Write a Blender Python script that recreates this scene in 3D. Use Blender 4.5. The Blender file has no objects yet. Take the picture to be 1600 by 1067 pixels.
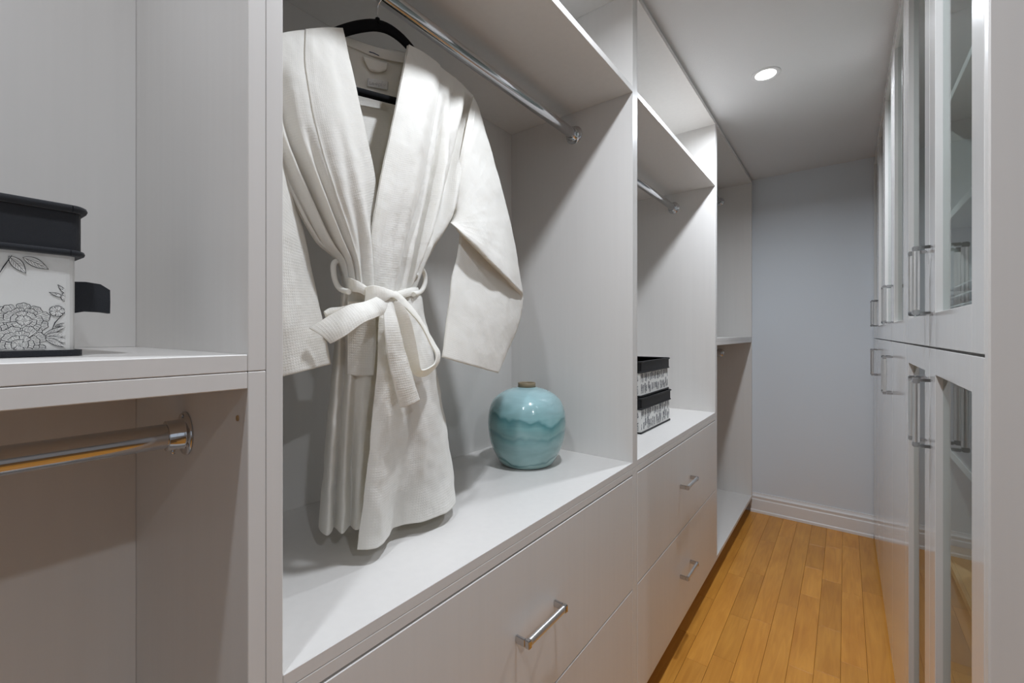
import bpy, bmesh, math, random
from mathutils import Vector, noise
random.seed(7)
C = bpy.context.scene
COL = C.collection
PI = math.pi

# ------------------------------------------------------------------ units
# A = distance from the camera to the plane of the left cabinets (metres).
# Everything is laid out in multiples of it; z = 0 is the camera's height.
A = 0.53
ZF = 2.429                      # camera height above the floor, in A
F, CX, HY, TAN = 675.0, 800.0, 521.0, 520.5 / 675.0
TH = math.atan(TAN)
CT, ST = math.cos(TH), math.sin(TH)

def P(x, y, z):
    return Vector((x * A, y * A, (z + ZF) * A))

def W(px, py, X):
    """point of the plane x = X seen at a pixel (A units)"""
    r = (px - CX) / F
    dx, dy = r * CT - ST, CT + r * ST
    f = X / dx
    return Vector((X, dy * f, -(py - HY) / F * f))

def Q(px, X, z):
    p = W(px, HY, X)
    return Vector((X, p.y, z))

# ------------------------------------------------------------------ camera
cam = bpy.data.objects.new('camera', bpy.data.cameras.new('camera'))
COL.objects.link(cam)
cam.location = P(0, 0, 0)
cam.rotation_euler = (PI / 2, 0, TH)
cam.data.sensor_width = 36
cam.data.lens = F / 1600 * 36
cam.data.shift_y = (HY - 533.5) / 1600
cam.data.clip_start = 0.02
C.camera = cam

# ------------------------------------------------------------------ light
C.view_settings.view_transform = 'Standard'
C.view_settings.look = 'None'
C.view_settings.exposure = 0.1
C.view_settings.gamma = 1
C.view_settings.use_curve_mapping = False
w = bpy.data.worlds.new('world'); C.world = w
w.use_nodes = True
w.node_tree.nodes['Background'].inputs[0].default_value = (0.75, 0.85, 1, 1)
w.node_tree.nodes['Background'].inputs[1].default_value = 0.3
POT_W, ROOM_W, FILL_W = 12.5, 11.0, 2.5
POT_COL = (0.86, 0.92, 1.0)
ROOM_COL = (0.86, 0.92, 1.0)
FILL_COL = (0.80, 0.89, 1.0)

# ------------------------------------------------------------------ materials
def mat(name, col, rough=0.5, metal=0.0, spec=0.5, coat=0.0):
    m = bpy.data.materials.new(name); m.use_nodes = True
    b = m.node_tree.nodes['Principled BSDF']
    b.inputs['Base Color'].default_value = (*col, 1)
    b.inputs['Roughness'].default_value = rough
    b.inputs['Metallic'].default_value = metal
    b.inputs['Specular IOR Level'].default_value = spec
    if coat:
        b.inputs['Coat Weight'].default_value = coat
        b.inputs['Coat Roughness'].default_value = 0.12
    return m

def nd(m, t, **kw):
    n = m.node_tree.nodes.new(t)
    for k, v in kw.items():
        if k.startswith('i_'):
            n.inputs[k[2:].replace('_', ' ')].default_value = v
        else:
            setattr(n, k, v)
    return n

def ln(m, a, b):
    m.node_tree.links.new(a, b)

def bsdf(m):
    return m.node_tree.nodes['Principled BSDF']

def add_bump(m, scale, strength, dist=0.001, stretch=(1, 1, 1), detail=2):
    tc = nd(m, 'ShaderNodeTexCoord'); mp = nd(m, 'ShaderNodeMapping')
    mp.inputs['Scale'].default_value = stretch
    n = nd(m, 'ShaderNodeTexNoise'); n.inputs['Scale'].default_value = scale; n.inputs['Detail'].default_value = detail
    b = nd(m, 'ShaderNodeBump'); b.inputs['Strength'].default_value = strength; b.inputs['Distance'].default_value = dist
    ln(m, tc.outputs['Object'], mp.inputs[0]); ln(m, mp.outputs[0], n.inputs['Vector'])
    ln(m, n.outputs[0], b.inputs['Height']); ln(m, b.outputs[0], bsdf(m).inputs['Normal'])
    return n

def laminate(name, col, rough):
    """off white laminate with a faint upright grain"""
    m = mat(name, col, rough)
    n = add_bump(m, 60, 0.10, 0.0006, (1, 1, 0.03), 3)
    r = nd(m, 'ShaderNodeMapRange')
    r.inputs['To Min'].default_value = 0.96; r.inputs['To Max'].default_value = 1.03
    mx = nd(m, 'ShaderNodeMix', data_type='RGBA', blend_type='MULTIPLY'); mx.inputs[0].default_value = 1
    mx.inputs[6].default_value = (*col, 1)
    ln(m, n.outputs[0], r.inputs[0]); ln(m, r.outputs[0], mx.inputs[7]); ln(m, mx.outputs[2], bsdf(m).inputs['Base Color'])
    return m

LAM = laminate('white_laminate', (0.715, 0.692, 0.665), 0.34)
LAMD = laminate('door_laminate', (0.715, 0.70, 0.68), 0.11)
WALL = mat('grey_wall_paint', (0.72, 0.765, 0.81), 0.6); add_bump(WALL, 260, 0.06, 0.0008)
ROOMW = mat('room_wall_paint', (0.66, 0.66, 0.66), 0.6)
CEIL = mat('ceiling_paint', (0.74, 0.74, 0.74), 0.8); add_bump(CEIL, 190, 0.35, 0.002, (1, 1, 1), 3)
TRIM = mat('white_trim_paint', (0.80, 0.80, 0.80), 0.3)
CHROME = mat('chrome', (0.60, 0.605, 0.62), 0.08, 1.0)
SATIN = mat('satin_nickel', (0.78, 0.79, 0.80), 0.36, 1.0)
DARK = mat('dark_gap', (0.03, 0.025, 0.02), 0.8)
VELVET = mat('black_velvet', (0.006, 0.006, 0.007), 0.9, 0, 0.1)
GOLDW = mat('pale_wood', (0.62, 0.44, 0.26), 0.4); add_bump(GOLDW, 30, 0.05, 0.001, (1, 0.05, 1))
BRASS = mat('raw_wood_plug', (0.35, 0.22, 0.10), 0.6)
LENS = mat('lamp_lens', (1, 1, 1), 0.4)
bsdf(LENS).inputs['Emission Color'].default_value = (1, 0.97, 0.92, 1)
bsdf(LENS).inputs['Emission Strength'].default_value = 6

GLASS = bpy.data.materials.new('cabinet_glass'); GLASS.use_nodes = True
_nt = GLASS.node_tree; _nt.nodes.clear()
_o = _nt.nodes.new('ShaderNodeOutputMaterial'); _t = _nt.nodes.new('ShaderNodeBsdfTransparent')
_t.inputs[0].default_value = (0.90, 0.94, 0.93, 1)
_g = _nt.nodes.new('ShaderNodeBsdfGlossy'); _g.inputs['Roughness'].default_value = 0.0
_f = _nt.nodes.new('ShaderNodeFresnel'); _f.inputs[0].default_value = 1.5
_m = _nt.nodes.new('ShaderNodeMixShader')
_b = _nt.nodes.new('ShaderNodeNewGeometry'); _x = _nt.nodes.new('ShaderNodeMath'); _x.operation = 'SUBTRACT'; _x.inputs[0].default_value = 1
_y = _nt.nodes.new('ShaderNodeMath'); _y.operation = 'MULTIPLY'
_nt.links.new(_b.outputs['Backfacing'], _x.inputs[1]); _nt.links.new(_f.outputs[0], _y.inputs[0]); _nt.links.new(_x.outputs[0], _y.inputs[1])
_nt.links.new(_y.outputs[0], _m.inputs[0]); _nt.links.new(_t.outputs[0], _m.inputs[1])
_nt.links.new(_g.outputs[0], _m.inputs[2]); _nt.links.new(_m.outputs[0], _o.inputs[0])

def floor_mat():
    m = mat('maple_plank', (0.6, 0.35, 0.1), 0.32, 0, 0.4)
    oi = nd(m, 'ShaderNodeObjectInfo'); tc = nd(m, 'ShaderNodeTexCoord')
    add = nd(m, 'ShaderNodeVectorMath', operation='ADD')
    sc = nd(m, 'ShaderNodeVectorMath', operation='SCALE'); sc.inputs[3].default_value = 40
    cmb = nd(m, 'ShaderNodeCombineXYZ')
    for k in range(3): ln(m, oi.outputs['Random'], cmb.inputs[k])
    ln(m, cmb.outputs[0], sc.inputs[0])
    ln(m, tc.outputs['Object'], add.inputs[0]); ln(m, sc.outputs[0], add.inputs[1])
    mp = nd(m, 'ShaderNodeMapping'); mp.inputs['Scale'].default_value = (22, 1.6, 4)
    ln(m, add.outputs[0], mp.inputs[0])
    n1 = nd(m, 'ShaderNodeTexNoise'); n1.inputs['Scale'].default_value = 1.5; n1.inputs['Detail'].default_value = 6
    n1.inputs['Distortion'].default_value = 2.2
    ln(m, mp.outputs[0], n1.inputs['Vector'])
    mp2 = nd(m, 'ShaderNodeMapping'); mp2.inputs['Scale'].default_value = (7, 2.2, 4)
    ln(m, add.outputs[0], mp2.inputs[0])
    n2 = nd(m, 'ShaderNodeTexNoise'); n2.inputs['Scale'].default_value = 1.6; n2.inputs['Detail'].default_value = 2
    ln(m, mp2.outputs[0], n2.inputs['Vector'])
    r1 = nd(m, 'ShaderNodeValToRGB')
    e = r1.color_ramp.elements
    e[0].position, e[0].color = 0.25, (0.51, 0.20, 0.028, 1)
    e[1].position, e[1].color = 0.75, (0.77, 0.365, 0.066, 1)
    mixn = nd(m, 'ShaderNodeMath', operation='MULTIPLY_ADD'); mixn.inputs[1].default_value = 0.5
    half = nd(m, 'ShaderNodeMath', operation='MULTIPLY'); half.inputs[1].default_value = 0.5
    ln(m, n2.outputs[0], half.inputs[0]); ln(m, n1.outputs[0], mixn.inputs[0]); ln(m, half.outputs[0], mixn.inputs[2])
    ln(m, mixn.outputs[0], r1.inputs[0])
    tone = nd(m, 'ShaderNodeMapRange'); tone.inputs['To Min'].default_value = 0.88; tone.inputs['To Max'].default_value = 1.10
    ln(m, oi.outputs['Random'], tone.inputs[0])
    mx = nd(m, 'ShaderNodeMix', data_type='RGBA', blend_type='MULTIPLY'); mx.inputs[0].default_value = 1
    ln(m, r1.outputs[0], mx.inputs[6]); ln(m, tone.outputs[0], mx.inputs[7]); ln(m, mx.outputs[2], bsdf(m).inputs['Base Color'])
    b = nd(m, 'ShaderNodeBump'); b.inputs['Strength'].default_value = 0.06; b.inputs['Distance'].default_value = 0.001
    ln(m, n1.outputs[0], b.inputs['Height']); ln(m, b.outputs[0], bsdf(m).inputs['Normal'])
    return m
MAPLE = floor_mat()
SUB = mat('floor_joint', (0.24, 0.11, 0.025), 0.7)

def cloth_mat(name, col, cell=0.0035, amt=0.18):
    """cotton waffle weave: little pits following the cloth's own UV"""
    m = mat(name, col, 0.85, 0, 0.2)
    bsdf(m).inputs['Sheen Weight'].default_value = 0.25
    uv = nd(m, 'ShaderNodeUVMap'); uv.uv_map = 'cloth'
    sp = nd(m, 'ShaderNodeSeparateXYZ'); ln(m, uv.outputs[0], sp.inputs[0])
    outs = []
    for k in range(2):
        a = nd(m, 'ShaderNodeMath', operation='MULTIPLY'); a.inputs[1].default_value = 2 * PI / cell * (1.0 if k == 0 else 0.8)
        s = nd(m, 'ShaderNodeMath', operation='SINE')
        ln(m, sp.outputs[k], a.inputs[0]); ln(m, a.outputs[0], s.inputs[0]); outs.append(s)
    mn = nd(m, 'ShaderNodeMath', operation='MAXIMUM')
    soft = nd(m, 'ShaderNodeMath', operation='MULTIPLY'); soft.inputs[1].default_value = 0.55
    ln(m, outs[0].outputs[0], soft.inputs[0])
    ln(m, soft.outputs[0], mn.inputs[0]); ln(m, outs[1].outputs[0], mn.inputs[1])
    tc = nd(m, 'ShaderNodeTexCoord')
    n = nd(m, 'ShaderNodeTexNoise'); n.inputs['Scale'].default_value = 38; n.inputs['Detail'].default_value = 5
    ln(m, tc.outputs['Object'], n.inputs['Vector'])
    b1 = nd(m, 'ShaderNodeBump'); b1.inputs['Strength'].default_value = 0.35; b1.inputs['Distance'].default_value = 0.006
    ln(m, n.outputs[0], b1.inputs['Height'])
    b2 = nd(m, 'ShaderNodeBump'); b2.inputs['Strength'].default_value = amt; b2.inputs['Distance'].default_value = 0.0012
    ln(m, mn.outputs[0], b2.inputs['Height']); ln(m, b1.outputs[0], b2.inputs['Normal'])
    ln(m, b2.outputs[0], bsdf(m).inputs['Normal'])
    tr = nd(m, 'ShaderNodeBsdfTranslucent'); tr.inputs[0].default_value = (1.0, 0.93, 0.76, 1)
    mix = nd(m, 'ShaderNodeMixShader'); mix.inputs[0].default_value = 0.30
    out = m.node_tree.nodes['Material Output']
    ln(m, bsdf(m).outputs[0], mix.inputs[1]); ln(m, tr.outputs[0], mix.inputs[2]); ln(m, mix.outputs[0], out.inputs[0])
    return m
ROBE = cloth_mat('cream_waffle_cotton', (0.93, 0.92, 0.895))
LABELC = mat('woven_label', (0.70, 0.70, 0.69), 0.7)
THREAD = mat('grey_thread', (0.42, 0.42, 0.43), 0.8)
NAVY = mat('navy_thread', (0.03, 0.04, 0.10), 0.8)

BLKFAB = mat('black_fabric', (0.022, 0.024, 0.029), 0.8, 0, 0.3); bsdf(BLKFAB).inputs['Sheen Weight'].default_value = 0.2
_n = add_bump(BLKFAB, 900, 0.6, 0.0006)
BLKVIN = mat('black_vinyl', (0.006, 0.0065, 0.008), 0.5, 0, 0.35)
WHTFAB = mat('white_printed_fabric', (0.76, 0.755, 0.73), 0.8, 0, 0.2); add_bump(WHTFAB, 500, 0.15, 0.0005)
INK = mat('black_print', (0.03, 0.03, 0.035), 0.9, 0, 0.1)
INKG = mat('grey_print', (0.20, 0.20, 0.215), 0.9, 0, 0.1)

def vase_mat():
    m = mat('teal_crackle_glaze', (0.2, 0.4, 0.4), 0.10, 0, 0.5, 0.4)
    tc = nd(m, 'ShaderNodeTexCoord')
    mp = nd(m, 'ShaderNodeMapping'); mp.inputs['Scale'].default_value = (6, 6, 26)
    ln(m, tc.outputs['Object'], mp.inputs[0])
    n = nd(m, 'ShaderNodeTexNoise'); n.inputs['Scale'].default_value = 1.0; n.inputs['Detail'].default_value = 5
    n.inputs['Distortion'].default_value = 0.8
    ln(m, mp.outputs[0], n.inputs['Vector'])
    sp = nd(m, 'ShaderNodeSeparateXYZ'); ln(m, tc.outputs['Object'], sp.inputs[0])
    n2 = nd(m, 'ShaderNodeTexNoise'); n2.inputs['Scale'].default_value = 7; n2.inputs['Detail'].default_value = 3
    ln(m, tc.outputs['Object'], n2.inputs['Vector'])
    # wavy height: z + wobble
    h = nd(m, 'ShaderNodeMath', operation='MULTIPLY_ADD'); h.inputs[1].default_value = 0.12
    ln(m, n2.outputs[0], h.inputs[0]); ln(m, sp.outputs[2], h.inputs[2])
    mr = nd(m, 'ShaderNodeMapRange'); mr.inputs['From Min'].default_value = 0.06; mr.inputs['From Max'].default_value = 0.305
    ln(m, h.outputs[0], mr.inputs[0])
    band = nd(m, 'ShaderNodeValToRGB')
    e = band.color_ramp.elements
    e[0].position, e[0].color = 0.0, (0.25, 0.38, 0.37, 1)
    e[1].position, e[1].color = 1.0, (0.33, 0.50, 0.53, 1)
    for pos, c in ((0.10, (0.25, 0.38, 0.37)), (0.125, (0.10, 0.21, 0.21)), (0.15, (0.24, 0.38, 0.375)), (0.34, (0.22, 0.37, 0.375)),
                   (0.42, (0.14, 0.28, 0.285)), (0.45, (0.22, 0.37, 0.37)), (0.53, (0.17, 0.33, 0.335)), (0.60, (0.085, 0.225, 0.235)), (0.63, (0.22, 0.40, 0.41)),
                   (0.78, (0.30, 0.47, 0.49))):
        x = e.new(pos); x.color = (*c, 1)
    ln(m, mr.outputs[0], band.inputs[0])
    r = nd(m, 'ShaderNodeMapRange'); r.inputs['To Min'].default_value = 0.70; r.inputs['To Max'].default_value = 1.62
    ln(m, n.outputs[0], r.inputs[0])
    mx = nd(m, 'ShaderNodeMix', data_type='RGBA', blend_type='MULTIPLY'); mx.inputs[0].default_value = 1
    ln(m, band.outputs[0], mx.inputs[6]); ln(m, r.outputs[0], mx.inputs[7]); ln(m, mx.outputs[2], bsdf(m).inputs['Base Color'])
    wv = nd(m, 'ShaderNodeTexWave'); wv.wave_type = 'BANDS'; wv.bands_direction = 'Z'; wv.inputs['Scale'].default_value = 70
    wv.inputs['Distortion'].default_value = 1
    ln(m, tc.outputs['Object'], wv.inputs['Vector'])
    b = nd(m, 'ShaderNodeBump'); b.inputs['Strength'].default_value = 0.08; b.inputs['Distance'].default_value = 0.001
    ln(m, wv.outputs[0], b.inputs['Height']); ln(m, b.outputs[0], bsdf(m).inputs['Normal'])
    return m
GLAZE = vase_mat()
CLAY = mat('bare_clay_rim', (0.30, 0.235, 0.15), 0.5)
INSIDE = mat('vase_inside', (0.05, 0.09, 0.09), 0.5)

# ------------------------------------------------------------------ builders
def setp(o, label=None, cat=None, group=None, kind=None):
    for k, v in (('label', label), ('category', cat), ('group', group), ('kind', kind)):
        if v: o[k] = v
    return o

def thing(name, label, cat, loc, group=None, rz=0):
    o = bpy.data.objects.new(name, None); COL.objects.link(o)
    o.empty_display_size = 0.05
    o.location = loc; o.rotation_euler = (0, 0, rz)
    return setp(o, label, cat, group)

def obj(name, bm, m, parent=None, smooth=False, local=False):
    """bm holds world coordinates unless local"""
    me = bpy.data.meshes.new(name)
    if smooth:
        for f in bm.faces: f.smooth = True
    bm.to_mesh(me); bm.free()
    for x in (m if isinstance(m, (list, tuple)) else [m]): me.materials.append(x)
    o = bpy.data.objects.new(name, me); COL.objects.link(o)
    if parent: put(o, parent, local)
    return o

def wmat(o):
    from mathutils import Matrix
    l = Matrix.LocRotScale(o.location, o.rotation_euler, o.scale)
    return (wmat(o.parent) @ l) if o.parent else l

def put(o, parent, local=False):
    o.parent = parent
    if not local:
        o.data.transform(wmat(parent).inverted())
    return o

def bx(bm, x0, x1, y0, y1, z0, z1, bev=0.0, mi=0):
    """box in A units, bevel in metres"""
    b = bmesh.new()
    v = [b.verts.new(P(x, y, z)) for x in (min(x0, x1), max(x0, x1)) for y in (min(y0, y1), max(y0, y1)) for z in (min(z0, z1), max(z0, z1))]
    for f in ((0, 1, 3, 2), (4, 6, 7, 5), (0, 4, 5, 1), (2, 3, 7, 6), (0, 2, 6, 4), (1, 5, 7, 3)):
        b.faces.new([v[i] for i in f])
    if bev:
        bmesh.ops.bevel(b, geom=b.edges[:], offset=bev, segments=1, affect='EDGES', profile=0.7)
    bmesh.ops.recalc_face_normals(b, faces=b.faces[:])
    me = bpy.data.meshes.new('t'); b.to_mesh(me); b.free()
    n0 = len(bm.faces); bm.from_mesh(me); bpy.data.meshes.remove(me)
    bm.faces.ensure_lookup_table()
    for f in bm.faces[n0:]: f.material_index = mi
    return bm

def box(name, x0, x1, y0, y1, z0, z1, m, parent=None, bev=0.0008):
    return obj(name, bx(bmesh.new(), x0, x1, y0, y1, z0, z1, bev), m, parent)

def struct(name, x0, x1, y0, y1, z0, z1, m):
    return setp(box(name, x0, x1, y0, y1, z0, z1, m, None, 0), kind='structure')

def tube(bm, pts, rad, seg=12, cap=True, mi=0):
    """tube along points in metres"""
    pts = [Vector(p) for p in pts]; n = len(pts)
    up = None; rings = []
    for i, p in enumerate(pts):
        t = (pts[min(i + 1, n - 1)] - pts[max(i - 1, 0)]).normalized()
        if up is None:
            up = Vector((0, 0, 1)) if abs(t.z) < 0.9 else Vector((1, 0, 0))
        a = t.cross(up).normalized(); up = a.cross(t).normalized()
        r = rad[i] if isinstance(rad, (list, tuple)) else rad
        rings.append([bm.verts.new(p + (a * math.cos(2 * PI * k / seg) + up * math.sin(2 * PI * k / seg)) * r) for k in range(seg)])
    for i in range(n - 1):
        for k in range(seg):
            f = bm.faces.new((rings[i][k], rings[i][(k + 1) % seg], rings[i + 1][(k + 1) % seg], rings[i + 1][k]))
            f.smooth = True; f.material_index = mi
    if cap:
        for r in (rings[0], rings[-1][::-1]):
            f = bm.faces.new(r[::-1]); f.material_index = mi
    return bm

def lathe(bm, prof, seg=64, org=(0, 0, 0), mi=None, axis='Z'):
    """profile of (r, h) in metres, revolved; axis Z or Y"""
    rings = []
    for r, h in prof:
        ring = []
        for k in range(seg):
            a = 2 * PI * k / seg
            if axis == 'Z': v = Vector((r * math.cos(a), r * math.sin(a), h))
            else: v = Vector((r * math.cos(a), h, r * math.sin(a)))
            ring.append(bm.verts.new(Vector(org) + v))
        rings.append(ring)
    for i in range(len(rings) - 1):
        for k in range(seg):
            f = bm.faces.new((rings[i][k], rings[i][(k + 1) % seg], rings[i + 1][(k + 1) % seg], rings[i + 1][k]))
            f.smooth = True
            if mi: f.material_index = mi[i]
    for r in (rings[0], rings[-1]):
        try:
            f = bm.faces.new(r)
            if mi: f.material_index = mi[0] if r is rings[0] else mi[-1]
        except ValueError: pass
    bmesh.ops.recalc_face_normals(bm, faces=bm.faces[:])
    return bm

def cr(p, n, closed=False):
    """Catmull-Rom resample of a point list to n points"""
    m = len(p); out = []
    for i in range(n):
        t = i / n * m if closed else i / (n - 1) * (m - 1)
        k = int(t); k = min(k, m - 1 if closed else m - 2); f = t - k
        g = (lambda j: p[j % m]) if closed else (lambda j: p[max(0, min(m - 1, j))])
        a, b, c, d = g(k - 1), g(k), g(k + 1), g(k + 2)
        out.append(0.5 * ((2 * b) + (c - a) * f + (2 * a - 5 * b + 4 * c - d) * f * f + (3 * b - a - 3 * c + d) * f ** 3))
    return out

def loft(rows, nu, nv, closed=False, fold=None, wr=0.0, seed=0.0):
    """cloth sheet through rows of A-unit points -> bmesh in metres with a metric UV"""
    rows = [cr([Vector(p) for p in r], nu, closed) for r in rows]
    cols = [cr([r[i] for r in rows], nv) for i in range(nu)]
    bm = bmesh.new(); uvl = bm.loops.layers.uv.new('cloth')
    g = []
    for j in range(nv):
        line = []
        for i in range(nu):
            p = cols[i][j].copy()
            if fold: p = fold(p, i / (nu - 1), j / (nv - 1))
            if wr:
                q = Vector((p.x * 3, p.y * 6, p.z * 3)) + Vector((seed, seed * 2, 0))
                p.x += wr * (noise.noise(q) + 0.8 * noise.noise(q * 2.6) + 0.35 * noise.noise(q * 6.5))
                p.y += 0.4 * wr * noise.noise(q + Vector((9, 9, 9)))
            line.append(bm.verts.new(P(*p)))
        g.append(line)
    su = [0.0]
    jm = nv // 2
    for i in range(1, nu): su.append(su[-1] + (g[jm][i].co - g[jm][i - 1].co).length)
    sv = [0.0]
    for j in range(1, nv): sv.append(sv[-1] + (g[j][nu // 2].co - g[j - 1][nu // 2].co).length)
    for j in range(nv - 1):
        for i in range(nu if closed else nu - 1):
            k = (i + 1) % nu
            f = bm.faces.new((g[j][i], g[j][k], g[j + 1][k], g[j + 1][i])); f.smooth = True
            us = (su[i], su[k] if k else su[-1] + 0.01, su[k] if k else su[-1] + 0.01, su[i])
            for l, u_, v_ in zip(f.loops, us, (sv[j], sv[j], sv[j + 1], sv[j + 1])):
                l[uvl].uv = (u_, v_)
    bmesh.ops.recalc_face_normals(bm, faces=bm.faces[:])
    return bm

def cloth(name, bm, m, parent, thick=0.0022, offset=0):
    o = obj(name, bm, m, parent)
    s = o.modifiers.new('thickness', 'SOLIDIFY'); s.thickness = thick; s.offset = offset
    return o

# ------------------------------------------------------------------ setting
YF = 6.70                     # far wall
ZC = 2.10                     # ceiling
X0, XE, YB = -1.95, 5.6, -4.8 # left wall, far side of the adjoining room, wall behind
struct('wall_far', X0 - .2, XE + .2, YF, YF + .2, -ZF - .1, ZC + .1, WALL)
struct('wall_left', X0 - .2, X0, YB, YF, -ZF - .1, ZC + .1, WALL)
struct('wall_right', 1.30, 1.5, 1.62, YF, -ZF - .1, ZC + .1, WALL)
struct('wall_inner', 1.27, XE, 1.50, 1.62, -ZF - .1, ZC + .1, ROOMW)
struct('wall_side', XE, XE + .2, YB, YF, -ZF - .1, ZC + .1, ROOMW)
struct('ceiling', X0 - .2, XE + .2, YB - .2, YF + .2, ZC, ZC + .2, CEIL)
# unseen wall behind; its window is added to carry a fill light
bm = bmesh.new()
WX0, WX1, WZ0, WZ1 = 0.6, 4.6, -1.0, 1.5
bx(bm, X0 - .2, WX0, YB - .2, YB, -ZF - .1, ZC + .1); bx(bm, WX1, XE + .2, YB - .2, YB, -ZF - .1, ZC + .1)
bx(bm, WX0, WX1, YB - .2, YB, -ZF - .1, WZ0); bx(bm, WX0, WX1, YB - .2, YB, WZ1, ZC + .1)
setp(obj('wall_back', bm, ROOMW), kind='structure')
bm = bmesh.new()
for a, b in ((WX0, WX0 + .1), ((WX0 + WX1) / 2 - .05, (WX0 + WX1) / 2 + .05), (WX1 - .1, WX1)): bx(bm, a, b, YB - .15, YB - .05, WZ0, WZ1)
bx(bm, WX0, WX1, YB - .15, YB - .05, WZ0, WZ0 + .1); bx(bm, WX0, WX1, YB - .15, YB - .05, WZ1 - .1, WZ1)
setp(obj('added_window_1', bm, TRIM), kind='structure')  # frame of the added window

floor = struct('floor', X0 - .2, XE + .2, YB - .2, YF + .2, -ZF - .12, -ZF - .016, SUB)
PW = 0.1535
plank_mesh = {}
def plank(ix, y0, L):
    key = round(L, 3)
    if key not in plank_mesh:
        b = bmesh.new()
        hw, hl, t = (PW * A) / 2 - 0.0004, L * A / 2 - 0.0004, 0.008
        v = [b.verts.new((x, y, z)) for x in (-hw, hw) for y in (-hl, hl) for z in (-t, 0)]
        for f in ((0, 1, 3, 2), (4, 6, 7, 5), (0, 4, 5, 1), (2, 3, 7, 6), (0, 2, 6, 4), (1, 5, 7, 3)): b.faces.new([v[i] for i in f])
        bmesh.ops.bevel(b, geom=[e for e in b.edges if all(x.co.z > -1e-6 for x in e.verts)], offset=0.0006, segments=1, affect='EDGES')
        bmesh.ops.recalc_face_normals(b, faces=b.faces[:])
        me = bpy.data.meshes.new('plank'); b.to_mesh(me); b.free(); me.materials.append(MAPLE)
        plank_mesh[key] = me
    o = bpy.data.objects.new('plank', plank_mesh[key]); COL.objects.link(o)
    o.location = P(-1.10 + PW * (ix + .5), y0 + L / 2, -ZF); o.parent = floor
rs = random.Random(11)
for ix in range(-1, 18):
    y = -2.6 + rs.random() * 0.8
    top = YF - .001 if ix < 9 else 1.49
    while y < top - .05:
        L = rs.choice((0.6, 0.85, 1.1, 1.45, 1.9))
        if y + L > top - .3: L = top - y
        plank(ix, y, L); y += L

# baseboard on the far wall: plank, groove, ogee cap
bm = bmesh.new()
prof = [(0, 0), (.034, 0), (.034, .03), (.027, .045), (.027, .185), (.022, .195), (.022, .215), (.027, .222), (.027, .238), (.016, .25), (.010, .272), (.010, .285), (0, .285)]
ends = []
for x in (-1.03, 0.268):
    ends.append([bm.verts.new(P(x, YF - d, -ZF + h * .93)) for d, h in prof])
for i in range(len(prof)):
    j = (i + 1) % len(prof); bm.faces.new((ends[0][i], ends[0][j], ends[1][j], ends[1][i]))
for e in ends: bm.faces.new(e)
bmesh.ops.recalc_face_normals(bm, faces=bm.faces[:])
setp(obj('baseboard_far', bm, TRIM), kind='structure')
# scribe fillers that close the cabinets against wall and ceiling
struct('trim_1', -1.012, -1.035, 6.637, YF, -2.15, 2.072, LAM)
struct('trim_2', -1.022, -1.05, -1.645, YF, 2.072, ZC, LAM)
struct('trim_3', 0.285, 0.31, 1.493, YF, 2.072, ZC, LAM)

def pot(x, y, label, watts=POT_W, tint=POT_COL):
    t = thing('recessed_light', label, 'light', P(x, y, ZC), 'recessed ceiling lights')
    b = bmesh.new(); lathe(b, [(0.040, -0.001), (0.047, -0.0035), (0.055, -0.003), (0.057, 0.0), (0.040, 0.0)], 48)
    obj('trim_ring', b, TRIM, t, local=True)
    b = bmesh.new(); lathe(b, [(0.0005, -0.0015), (0.0395, -0.0015), (0.0395, -0.0002), (0.0005, -0.0002)], 48)
    obj('lens', b, LENS, t, local=True)
    l = bpy.data.lights.new('lamp', 'AREA'); l.shape = 'DISK'; l.size = 0.075; l.energy = watts; l.color = tint; l.spread = 2.85
    lo = bpy.data.objects.new('lamp', l); COL.objects.link(lo); lo.parent = t; lo.location = (0, 0, -0.004)
    return t
pot(-.51, 4.03, 'bright round recessed light in the ceiling near the far wall')
pot(-.47, 1.38, 'round recessed light in the ceiling in front of the bathrobe', 10.0)
pot(-.47, -.35, 'round recessed light in the ceiling beside the camera', 6.0)
pot(2.40, -.55, 'round recessed light in the ceiling of the adjoining room', ROOM_W, ROOM_COL)
l = bpy.data.lights.new('fill_light', 'AREA'); l.shape = 'RECTANGLE'; l.size = (WX1 - WX0) * A; l.size_y = (WZ1 - WZ0) * A  # added fill light at the window opening, behind the camera
l.energy = FILL_W; l.color = FILL_COL
lo = bpy.data.objects.new('fill_light', l); COL.objects.link(lo)
lo.location = P((WX0 + WX1) / 2, YB + .02, (WZ0 + WZ1) / 2); lo.rotation_euler = (PI / 2, 0, 0)

# ------------------------------------------------------------------ left-hand cabinets
T = .0355
XB, XF = -1.93, -1.0
ZB, ZS0, ZS1, ZT = -2.227, -.0811, -.0801, 2.071
ZDR, ZUP = -.8045, -.8037

def carcass(t, y0, y1, z0, z1, plinth=False):
    box('side_panel', XB, XF, y0, y0 + T, z0, z1, LAM, t)
    box('side_panel', XB, XF, y1 - T, y1, z0, z1, LAM, t)
    a, b = y0 + T + .0006, y1 - T - .0006
    box('top_panel', XB, XF, a, b, z1 - T, z1, LAM, t)
    box('bottom_panel', XB, XF, a, b, z0, z0 + T, LAM, t)
    box('back_panel', XB, XB + .02, a, b, z0 + T + .0006, z1 - T - .0006, LAM, t, 0)
    if plinth:
        box('plinth', XB + .05, -1.14, y0, y1, -ZF + .002, z0 - .001, LAM, t)

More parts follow.
